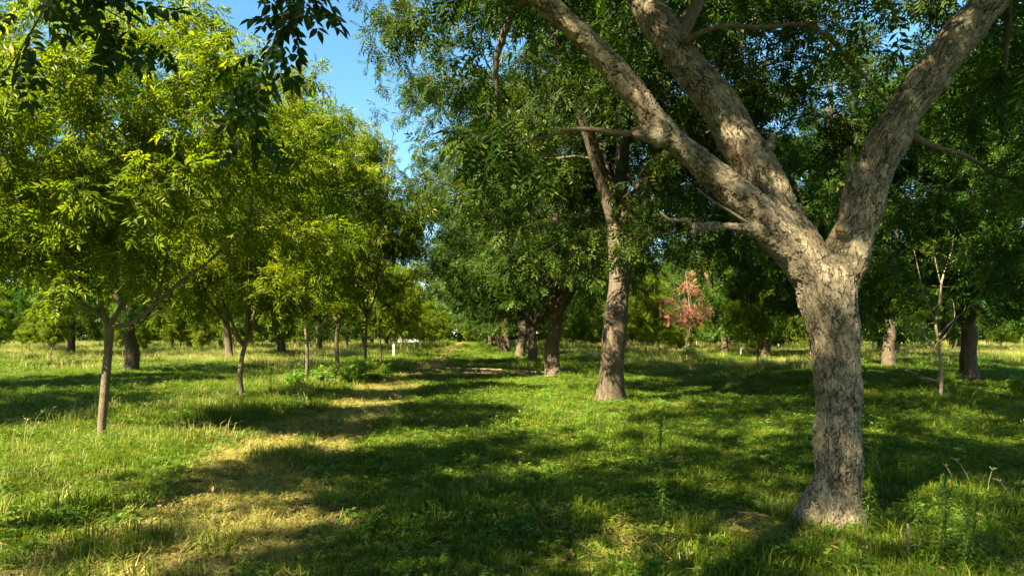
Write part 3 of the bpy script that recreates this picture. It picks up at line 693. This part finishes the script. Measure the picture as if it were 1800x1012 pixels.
def litter(rng, n):
    org = np.stack([rng.uniform(-.2, .2, n), rng.uniform(-.2, .2, n), rng.uniform(.02, .06, n)], 1); a = rng.uniform(0, 6.28, n)
    Tm = [(tv[:4], tf[:2]) for tv, tf in leaf_templates(rng, 4, 1, .01, .08, .03)]
    v, f, r = place_leaves(rng, Tm, org, np.stack([np.cos(a), np.sin(a), rng.normal(0, .2, n)], 1), nrm(np.array([0, 0, 1.0])+rng.normal(0, .3, (n, 3))), rng.uniform(.7, 1.3, n))
    o = bpy.data.objects.new('grass_tuft', build_mesh('grass_tuft', v, [f], {'rnd': r}, mats=[M['litter']])); GC.objects.link(o)
M['litter'] = leaf_mat('litter', [(0, (.09, .05, .025)), (.6, (.22, .13, .06)), (1, (.38, .27, .12))], (1.1, .9, .6), tfac=.2, spec=.2)
for _ in range(2): litter(rt, 9)                                            # 12-13 fallen leaflets
def vnoise(x, y, s, seed):
    """smooth value noise, -1..1"""
    r_ = np.random.default_rng(seed); g = r_.uniform(-1, 1, (256, 256)); x = x/s+100; y = y/s+100
    xi, yi = np.floor(x).astype(int), np.floor(y).astype(int); fx, fy = x-xi, y-yi; fx, fy = fx*fx*(3-2*fx), fy*fy*(3-2*fy)
    q = lambda i, j: g[i % 256, j % 256]
    return (q(xi, yi)*(1-fx)+q(xi+1, yi)*fx)*(1-fy)+(q(xi, yi+1)*(1-fx)+q(xi+1, yi+1)*fx)*fy
def scatter(name, x, y, idx, scale, rng, label, cat):
    N = len(x); me = bpy.data.meshes.new(name); me.vertices.add(N)
    co = np.stack([x, y, gz(x, y)-.012], 1).astype(np.float32); me.vertices.foreach_set('co', co.ravel())
    a = me.attributes.new('kind_index', 'INT', 'POINT'); a.data.foreach_set('value', idx.astype(np.int32))
    a = me.attributes.new('turn', 'FLOAT_VECTOR', 'POINT'); a.data.foreach_set('vector', np.stack([rng.normal(0, .12, N), rng.normal(0, .12, N), rng.uniform(0, 6.28, N)], 1).astype(np.float32).ravel())
    a = me.attributes.new('size', 'FLOAT_VECTOR', 'POINT'); a.data.foreach_set('vector', scale.astype(np.float32).ravel())
    o = obj(name, me); tag(o, label, cat, kind='stuff')
    g = bpy.data.node_groups.new('scatter', 'GeometryNodeTree'); g.interface.new_socket('Geometry', in_out='INPUT', socket_type='NodeSocketGeometry'); g.interface.new_socket('Geometry', in_out='OUTPUT', socket_type='NodeSocketGeometry')
    n, l = g.nodes, g.links; gi, go = n.new('NodeGroupInput'), n.new('NodeGroupOutput'); ip = n.new('GeometryNodeInstanceOnPoints'); ci = n.new('GeometryNodeCollectionInfo')
    ci.inputs['Collection'].default_value = GC; ci.inputs['Separate Children'].default_value = True; ci.inputs['Reset Children'].default_value = True
    def na(nm, ty): q = n.new('GeometryNodeInputNamedAttribute'); q.data_type = ty; q.inputs['Name'].default_value = nm; return q.outputs['Attribute']
    l.new(gi.outputs[0], ip.inputs['Points']); l.new(ci.outputs[0], ip.inputs['Instance']); ip.inputs['Pick Instance'].default_value = True
    l.new(na('kind_index', 'INT'), ip.inputs['Instance Index']); l.new(na('turn', 'FLOAT_VECTOR'), ip.inputs['Rotation']); l.new(na('size', 'FLOAT_VECTOR'), ip.inputs['Scale'])
    l.new(ip.outputs[0], go.inputs[0]); o.modifiers.new('scatter', 'NODES').node_group = g
    return o
def field(n, y0, y1, rng, mg=2.5):
    y = np.sqrt(rng.uniform(y0*y0, y1*y1, n)); x = rng.uniform(-.72, .84, n)*y+rng.uniform(-mg, mg, n); return x, y
def zone(x, y, rng, size):
    N = len(x); n1 = vnoise(x, y, 1.3, 1); n2 = vnoise(x, y, .45, 2); n3 = vnoise(x, y, 4, 3); xw = x+.7*vnoise(x, y, 3, 4)
    track = np.exp(-((xw+2.5)/1.05)**4)*np.clip(.85+.25*n1, .3, 1); track2 = np.exp(-((xw-.2)/1.2)**4)*np.clip(.0+.6*n1, 0, 1)
    dry = np.clip(np.maximum(track*1.05, track2)+1.1*np.exp(-((x-2.45)/.45)**2-((y-5.85)/.5)**2), 0, 1)
    tall = np.clip(np.exp(-((xw+6.0)/1.9)**4)*(.75+.35*n1)+np.exp(-((xw-3.6)/1.5)**4)*(.10+.5*n1)+.45*(n1+.6*n2 > .6)+np.clip(np.exp(-((xw-12.8)/1.8)**4)*(.7+.4*n1), 0, 1), 0, 1)
    pale = np.clip((np.abs(xw+.5) > 8.5)*(y > 32)*(.12+.55*n3), 0, 1)
    idx = np.where(rng.random(N) < .5, 0, np.where(rng.random(N) < .5, 1, 2))
    u = rng.random(N)
    idx = np.where(u < tall*.75, 3+rng.integers(0, 3, N), idx)
    idx = np.where((rng.random(N) < .12+.16*n2) & (dry < .7), 10+rng.integers(0, 2, N), idx)
    idx = np.where(rng.random(N) < dry*.52+.05, 6+rng.integers(0, 2, N), idx)
    idx = np.where(rng.random(N) < np.maximum(pale, tall*.05*(x < -3.5)), 8+rng.integers(0, 2, N), idx)
    idx = np.where(rng.random(N) < .045+.05*(n1 > .2), 12+rng.integers(0, 2, N), idx)
    s = size*rng.uniform(.7, 1.3, N)*(1+.25*n1); s = np.where((idx < 3) & (dry > .4), s*.6, s)
    sz = s*np.where(tall > .5, 1.15, 1.0)*np.where(idx >= 8, .9, 1)*(1+.3*np.clip(n2, -1, 1)); s = np.where(idx >= 12, np.minimum(s, 1.2), s); sz = np.where(idx >= 12, np.minimum(sz, 1.2), sz)
    return idx, np.stack([s, s, sz], 1)
rf = np.random.default_rng(17)
def collar(x0, y0, r0, n_):
    a = rf.uniform(0, 6.28, n_); d = r0*(1+np.abs(rf.normal(0, .35, n_))); return x0+np.cos(a)*d, y0+np.sin(a)*d
cx_, cy_ = [], []
for x0, y0, r0, n_ in ((MX, MY, .30, 46), (3.57, 17.7, .38, 60), (3.5, 29.2, .38, 50), (3.4, 40.8, .4, 40), (-15.7, 31.4, .45, 60), (18.6, 25.5, .42, 60), (-5.76, 10.6, .10, 26), (-5.7, 17, .10, 24), (-5.66, 23.2, .1, 20), (sb[0], sb[1], .08, 20), (22, 37, .4, 40)):
    a_, b_ = collar(x0, y0, r0, n_); cx_.append(a_); cy_.append(b_)
cx_, cy_ = np.concatenate(cx_), np.concatenate(cy_); ci_ = np.where(rf.random(len(cx_)) < .16, 8+rf.integers(0, 2, len(cx_)), np.where(rf.random(len(cx_)) < .2, 12, 3+rf.integers(0, 3, len(cx_)))); cs_ = rf.uniform(.6, 1.15, (len(cx_), 1))*np.ones((1, 3))
scatter('grass', cx_, cy_, ci_, cs_, rf, 'longer uncut grass in collars round the tree trunks', 'grass')
for n_, y0, y1, sz in ((26000, 3.2, 12, 1.0), (42000, 12, 32, 1.35), (34000, 32, 75, 2.3), (16000, 75, 165, 4.0)):
    x, y = field(n_, y0, y1, rf); idx, s = zone(x, y, rf, sz)
    if y0 < 32:
        k = ~((np.abs(x-MX) < .26) & (np.abs(y-MY) < .26)); x, y, idx, s = x[k], y[k], idx[k], s[k]
    scatter('grass', x, y, idx, s, rf, {3.2: 'lush short green grass with straw on the near stretch of the lane', 12: 'grass under the rows of trees in the middle distance', 32: 'sunlit and shaded grass farther down the orchard', 75: 'far grass fading between the trunks'}[y0], 'grass')
print('grass', time.time()-T0)

# ------------------------------------------------------------------ leafy boughs hanging in from the overhanging tree
rh = np.random.default_rng(44)
T_BIG = leaf_templates(rh, 5, 4, .22, .085, .042, True)
LEAVES = [build_mesh('leaf', tv, [tf], {'rnd': np.full(len(tv), rh.uniform(0, .6))}, mats=[M['leaf_mature']]) for tv, tf in T_BIG]
OO = np.array([OVX, OVY, float(over.location[2])])
def bough(rows, tail, leaves, spread, seed):
    r_ = np.random.default_rng(seed)
    a = np.array([list(P(*q[:3]))+[q[3]] for q in rows]+[list(t) for t in tail]); a = resample(a, .06)
    wb = Wood(); wb.tube(a[:, :3]-OO, a[:, 3], 6, cap=True); hb = obj('hanging_branch', wb.mesh('hanging_branch', M['bark_branch']), over)
    vis = np.where(a[:, 2] < CAMZ+.56*a[:, 1])[0]; 
    for k in range(leaves):
        i = int(r_.choice(vis)); p = a[i, :3]; t = nrm(a[max(i-1, 0), :3]-a[min(i+1, len(a)-1), :3]) if 0 < i < len(a)-1 else np.array([0, 0, -1.])
        rad = nrm(np.cross(t, nrm(r_.normal(0, 1, 3)))); d = nrm(rad+t*r_.uniform(.1, .6)+np.array([0, 0, -.5]))
        base = p+rad*r_.uniform(0, spread)
        up = nrm(np.array([r_.normal(0, .4), -.5+r_.normal(0, .4), .8])); y_ = nrm(np.cross(up, d)); z_ = np.cross(d, y_); s_ = r_.uniform(.75, 1.2)
        o = obj('leaf', LEAVES[int(r_.integers(0, 5))], hb)
        from mathutils import Matrix
        o.matrix_local = Matrix([[d[j]*s_, y_[j]*s_, z_[j]*s_, base[j]-OO[j]] for j in range(3)]+[[0, 0, 0, 1]])
TAIL = [(-1.3, 3.2, 5.2, .012), (-2.8, 1.2, 6.2, .02), (-4.3, -1.2, 6.6, .035), (-5.5, -2.8, 6.2, .05)]
bough([(446, 235, 4.4, .002), (452, 180, 4.4, .003), (463, 125, 4.4, .004), (480, 75, 4.4, .005), (497, 30, 4.4, .006), (530, -25, 4.4, .008)], TAIL, 42, .05, 1)
bough([(575, 8, 4.5, .002), (545, 2, 4.5, .003), (520, -12, 4.5, .005)], [(-1.2, 3.6, 4.9, .010)]+TAIL[1:], 12, .03, 2)
bough([(-8, 150, 4.2, .003), (38, 85, 4.2, .005), (84, 0, 4.2, .007), (105, -60, 4.1, .009)], [(-2.9, 2.8, 5.0, .014), (-3.8, .8, 5.8, .02), (-5.0, -1.6, 6.4, .04)], 12, .12, 3)
bough([(268, 72, 4.6, .002), (225, 40, 4.6, .004), (170, 5, 4.6, .006), (120, -50, 4.4, .009)], [(-3.0, 2.8, 5.2, .014), (-3.9, .6, 6.0, .02), (-5.0, -1.8, 6.5, .04)], 24, .12, 4)

# ------------------------------------------------------------------ weeds and grass stalks
def narrow_weed(seed, h, n, ll, lw, lean):
    r_ = np.random.default_rng(seed); k = 12; t = np.linspace(0, 1, k)
    st = np.stack([lean[0]*t**1.6+.01*np.sin(t*7), lean[1]*t**1.6, h*t], 1); ws = Wood(); ws.tube(st, np.linspace(.0055, .002, k), 5)
    Vs, Qs, Ts, Rs = [], [], [], []; c = 0
    for i in range(n):
        u_ = .10+.90*(i+.5)/n; p = np.array([np.interp(u_, t, st[:, j]) for j in range(3)]); a = i*2.4+r_.normal(0, .3)
        o = np.array([math.cos(a), math.sin(a), 0]); sd = np.array([-o[1], o[0], 0]); L = ll*r_.uniform(.75, 1.2)*(1.15-.65*u_); el = .25+.9*u_**3
        p1 = p+o*L*.55+np.array([0, 0, L*(el*.6)]); p2 = p+o*L+np.array([0, 0, L*(el*.6-.18)])
        w_ = lw*r_.uniform(.8, 1.2)
        Vs += [p-sd*w_*.3, p+sd*w_*.3, p1+sd*w_*.5, p1-sd*w_*.5, p2]; Rs += [r_.uniform(0, 1)]*5; Qs.append([c, c+1, c+2, c+3]); Ts.append([c+3, c+2, c+4]); c += 5
    return ws.mesh('stem', M['weed_stem']), build_mesh('foliage', np.array(Vs), [np.array(Qs), np.array(Ts)], {'rnd': np.array(Rs)}, mats=[M['leaf_weed']])
M['weed_stem'] = plain_mat('weed_stem', (.10, .15, .03), .6, .3, var=.25, scale=20)
def weed(name, ms_, x, y, rz, s, label, cat='weed', group=None):
    e = empty(name, (x, y, float(gz(x, y))-.01), rz, s); obj('stem', ms_[0], e); obj('foliage', ms_[1], e)['kind'] = 'stuff'; return tag(e, label, cat, group)
wA = narrow_weed(1, .78, 150, .11, .011, (.09, 0)); wB = narrow_weed(2, .95, 190, .085, .012, (.03, .05)); wC = narrow_weed(3, .5, 100, .10, .013, (.06, .02))
weed('tall_weed', wA, 3.24, 5.62, 0, 1, 'tall feathery green weed leaning beside the foot of the big forked trunk')
weed('tall_weed', wB, 1.6, 5.75, .5, 1, 'tall narrow-leaved weed standing alone in the open grass')
weed('tall_weed', wC, -5.5, 18.6, 1, 1.9, 'upright weed between the second and third young trees of the lane')
ra = random.Random(8)
for i, (x, y, s_) in enumerate(((3.26, 4.85, .9), (3.36, 4.78, 1.0), (3.46, 4.86, 1.1), (3.55, 4.74, .95), (3.64, 4.9, .85), (3.75, 4.8, .75), (3.42, 4.62, .8))):
    weed('bushy_weed', wC, x, y+.12, ra.uniform(0, 6.28), s_*1.1, 'short bright weed in the clump beside the broken stick', 'weed', 'weeds clumped by the broken stick')
def leafy_weed(seed, h, nst):
    r_ = np.random.default_rng(seed); ws = Wood(); E, D = [], []
    for _ in range(nst):
        o = r_.normal(0, .22*h, 2); p = resample([[0, 0, 0], [o[0]*.4, o[1]*.4, h*.5], [o[0], o[1], h*r_.uniform(.6, 1.05)]], .1); ws.tube(p, np.linspace(.008, .003, len(p)), 4)
        for q in range(2, len(p)): E.append(p[q]); D.append(nrm(p[q]-p[q-1]))
    v, f, r = foliage(r_, leaf_templates(r_, 4, 2, .14, .11, .05), np.array(E), np.array(D), (3, 5), .1, (.7, 1.2), .1)
    return ws.mesh('stem', M['weed_stem']), build_mesh('foliage', v, [f], {'rnd': r}, mats=[M['leaf_weed']])
lwA, lwB = leafy_weed(5, .8, 7), leafy_weed(6, .6, 6)
for x, y, s_ in ((-4.9, 24.6, 1.2), (-4.5, 26.0, 1.1), (-4.2, 23.9, 1.0), (-3.9, 27.0, 1.1), (-5.3, 21.6, 1.1), (-4.7, 22.4, .9), (-5.2, 28.3, 1.3), (-3.6, 25.2, .8), (-4.2, 29.5, 1.1)):
    weed('leafy_weed', ra.choice([lwA, lwB]), x+ra.gauss(0, .3), y+ra.gauss(0, .8), ra.uniform(0, 6.28), s_*ra.uniform(.5, .9), 'leafy bright green weed in the patch under the third young tree', 'weed', 'leafy weeds by the lane')
for x, y, s_ in ((14.3, 20.5, .9), (14.9, 21.3, .8), (13.6, 21.0, .8), (15.6, 19.5, .7), (13.1, 41.5, 1.2), (15.3, 18.2, .8)):
    weed('leafy_weed', ra.choice([lwA, lwB]), x, y, ra.uniform(0, 6.28), s_, 'leafy green weed growing around the saplings right of the big trees', 'weed', 'leafy weeds around the saplings')
def seed_grass(seed, h):
    r_ = np.random.default_rng(seed); k = 9; t = np.linspace(0, 1, k); bx_ = r_.uniform(.08, .22)
    p = np.stack([bx_*t**2, 0*t, h*(t-.12*t**3)], 1); ws = Wood(); ws.tube(p, np.linspace(.003, .0018, k), 4)
    hd = Wood()
    for i in range(5):
        a = i*1.256+r_.normal(0, .2); d = np.array([math.cos(a)*.6+.25, math.sin(a)*.6, r_.uniform(.6, 1.1)]); L = r_.uniform(.06, .10)
        q = np.stack([p[-1]+d*L*u_-np.array([0, 0, .03])*u_*u_ for u_ in np.linspace(0, 1, 5)]); hd.tube(q, [.002, .0034, .0034, .0028, .0012], 4)
    return ws.mesh('stalk', M['straw']), hd.mesh('seed_head', M['straw'])
M['straw'] = plain_mat('straw', (.36, .29, .15), .7, .2, var=.35, scale=25)
sg = [seed_grass(i, h) for i, h in enumerate((.42, .52, .34))]
for i in range(36):
    if i < 24: x, y = ra.gauss(-6.6, 1.0), ra.uniform(8.6, 14)
    elif i < 30: x, y = ra.uniform(4.0, 5.2), ra.uniform(5.6, 7.6)
    else: x, y = ra.uniform(12.5, 14.5), ra.uniform(17.5, 19.5)
    e = empty('seed_grass', (x, y, float(gz(x, y))-.01), ra.uniform(0, 6.28), ra.uniform(.65, 1.0)); m_ = ra.choice(sg)
    obj('stalk', m_[0], e); obj('seed_head', m_[1], e)
    tag(e, ('straw-coloured grass stalk with finger-like seed head around the first young tree of the lane', 'straw-coloured grass stalk with seed head in the rough grass right of the big forked trunk', 'straw-coloured grass stalk with seed head at the foot of the nearly bare sapling')[0 if i < 24 else 1 if i < 30 else 2], 'grass stalk', 'seeding grass stalks')

# ------------------------------------------------------------------ dead wood on the ground
def dead_branch(seed, L, r0, forks=4):
    r_ = np.random.default_rng(seed); p = resample([[0, 0, r0*.8], [L*.33, r_.normal(0, .1*L), .04+r_.uniform(0, .06)], [L*.66, r_.normal(0, .1*L), .05+r_.uniform(0, .1)], [L, r_.normal(0, .1*L), .03+r_.uniform(0, .1)]], .1)
    wb = Wood(); wb.tube(p, np.linspace(r0, r0*.3, len(p)), 7, cap=True)
    for _ in range(forks):
        i = int(r_.integers(len(p)//4, len(p)-1)); d = nrm(np.array([1, r_.normal(0, 1), r_.uniform(.0, .5)])); l_ = L*r_.uniform(.15, .4)
        q = np.stack([p[i]+d*l_*u_+np.array([0, 0, -.05])*u_*u_ for u_ in np.linspace(0, 1, 6)]); q[:, 2] = np.maximum(q[:, 2], .01); wb.tube(q, np.linspace(r0*.45, r0*.12, 6), 5, cap=True)
    return wb.mesh('fallen_branch', M['bark_dead'])
db = [dead_branch(i, *q) for i, q in enumerate(((2.2, .035), (1.6, .028), (2.8, .05), (1.1, .02)))]
def fallen(x, y, z, rz, s_, label, group=None, tilt=0, k=None):
    o = obj('fallen_branch', db[k if k is not None else ra.randrange(4)], None, (x, y, float(gz(x, y))+z)); o.rotation_euler = (0, tilt, rz); o.scale = (s_,)*3; return tag(o, label, 'branch', group)
for i in range(13): fallen(.6+ra.gauss(0, .9), 29.5+ra.gauss(0, .8), .02+.02*i, ra.uniform(-.5, .5)+ra.choice([0, 3.14]), ra.uniform(.7, 1.1), 'dry branch in the brush pile lying across the lane', 'branches in the brush pile')
for i in range(4): fallen(2.35+.12*i, 5.75+.16*i, .02, ra.uniform(2.6, 3.6), ra.uniform(.22, .36), 'thin dry stick in the straw at the foot of the big forked trunk', 'sticks at the big trunk', k=ra.choice([1, 3]))
fallen(15.3, 21.5, .05, 2.9, .9, 'dark crooked branch propped up behind the nearly bare sapling', tilt=-.35, k=0)
fallen(15.9, 22.2, .03, 2.6, .8, 'dark forked branch lying behind the nearly bare sapling', tilt=-.2, k=1)
fallen(5.0, 17.0, .02, .3, .5, 'short grey stick in the grass right of the crooked dark trunk', k=3)
# broken upright stick
bs = empty('broken_stick', (3.13, 4.93, float(gz(3.13, 4.93))-.02)); tag(bs, 'short broken upright stick with a side twig in the grass', 'stick')
ws = Wood(); p = resample([[0, 0, -.03], [.012, 0, .12], [.022, .005, .22], [.014, 0, .31]], .03); ws.tube(p, np.linspace(.012, .009, len(p)), 8, cap=True); obj('stick', ws.mesh('stick', M['bark_dead']), bs)
ws = Wood(); p = resample([[.015, 0, .13], [.05, -.01, .165], [.09, -.01, .155], [.105, 0, .175]], .02); ws.tube(p, np.linspace(.006, .004, len(p)), 6, cap=True); obj('side_twig', ws.mesh('side_twig', M['bark_dead']), bs)

# ------------------------------------------------------------------ white car beyond the trees
def prism(prof, w0, taper):
    """side profile (x,z) swept across the width, tumblehome above the waist"""
    n_ = len(prof); Vv = []
    for sgn in (-1, 1):
        for x, z in prof: Vv.append([x, sgn*(w0-max(0, z-.85)*taper), z])
    Qd = [[i, (i+1) % n_, n_+(i+1) % n_, n_+i] for i in range(n_)]
    bm = bmesh.new(); vv = [bm.verts.new(q) for q in Vv]
    for q in Qd: bm.faces.new([vv[i] for i in q])
    bm.faces.new([vv[i] for i in range(n_)][::-1]); bm.faces.new([vv[n_+i] for i in range(n_)])
    bmesh.ops.recalc_face_normals(bm, faces=bm.faces)
    bmesh.ops.bevel(bm, geom=bm.edges[:], offset=.035, segments=2, affect='EDGES')
    me_ = bpy.data.meshes.new('body'); bm.to_mesh(me_); bm.free(); return me_
car = empty('parked_car', (-13.0, 140, float(gz(-13.0, 140)))); tag(car, 'white car parked far off behind the row of young trees', 'car')
bd = prism([(-2.1, .32), (-2.15, .7), (-2.05, .95), (-1.75, 1.38), (-1.4, 1.48), (.25, 1.48), (.95, .98), (1.95, .82), (2.12, .6), (2.1, .32)], .86, .28); bd.materials.append(M['car_paint']); obj('body', bd, car)
for sgn in (-1, 1):
    for pr in ([(-1.55, .98), (-1.4, 1.36), (-.6, 1.38), (-.6, .98)], [(-.5, .98), (-.5, 1.38), (.2, 1.38), (.72, 1.0)]):
        Vv = [[x, sgn*(.872-max(0, z-.85)*.28), z] for x, z in pr]+[[x, sgn*(.84-max(0, z-.85)*.28), z] for x, z in pr]
        obj('window', build_mesh('window', np.array(Vv), [np.array([[0, 1, 2, 3], [7, 6, 5, 4], [0, 4, 5, 1], [1, 5, 6, 2], [2, 6, 7, 3], [3, 7, 4, 0]])], mats=[M['car_glass']]), car)
    for x in (-1.3, 1.3):
        wt = Wood(); wt.tube([[x, sgn*.68, .32], [x, sgn*.72, .32], [x, sgn*.86, .32], [x, sgn*.88, .32]], [.27, .32, .32, .28], 20, cap=True); wo = obj('wheel', wt.mesh('wheel', M['rubber']), car)
        wt = Wood(); wt.tube([[x, sgn*.86, .32], [x, sgn*.887, .32], [x, sgn*.89, .32]], [.2, .2, .12], 16, cap=True); obj('rim', wt.mesh('rim', M['metal']), wo)
    hl = Wood(); hl.tube([[1.9, sgn*.6, .7], [2.08, sgn*.62, .7], [2.12, sgn*.62, .7]], [.1, .1, .06], 12, cap=True); obj('headlight', hl.mesh('headlight', M['metal']), car)
NTRI = sum(len(m_.loops)-2*len(m_.polygons) for m_ in bpy.data.meshes)
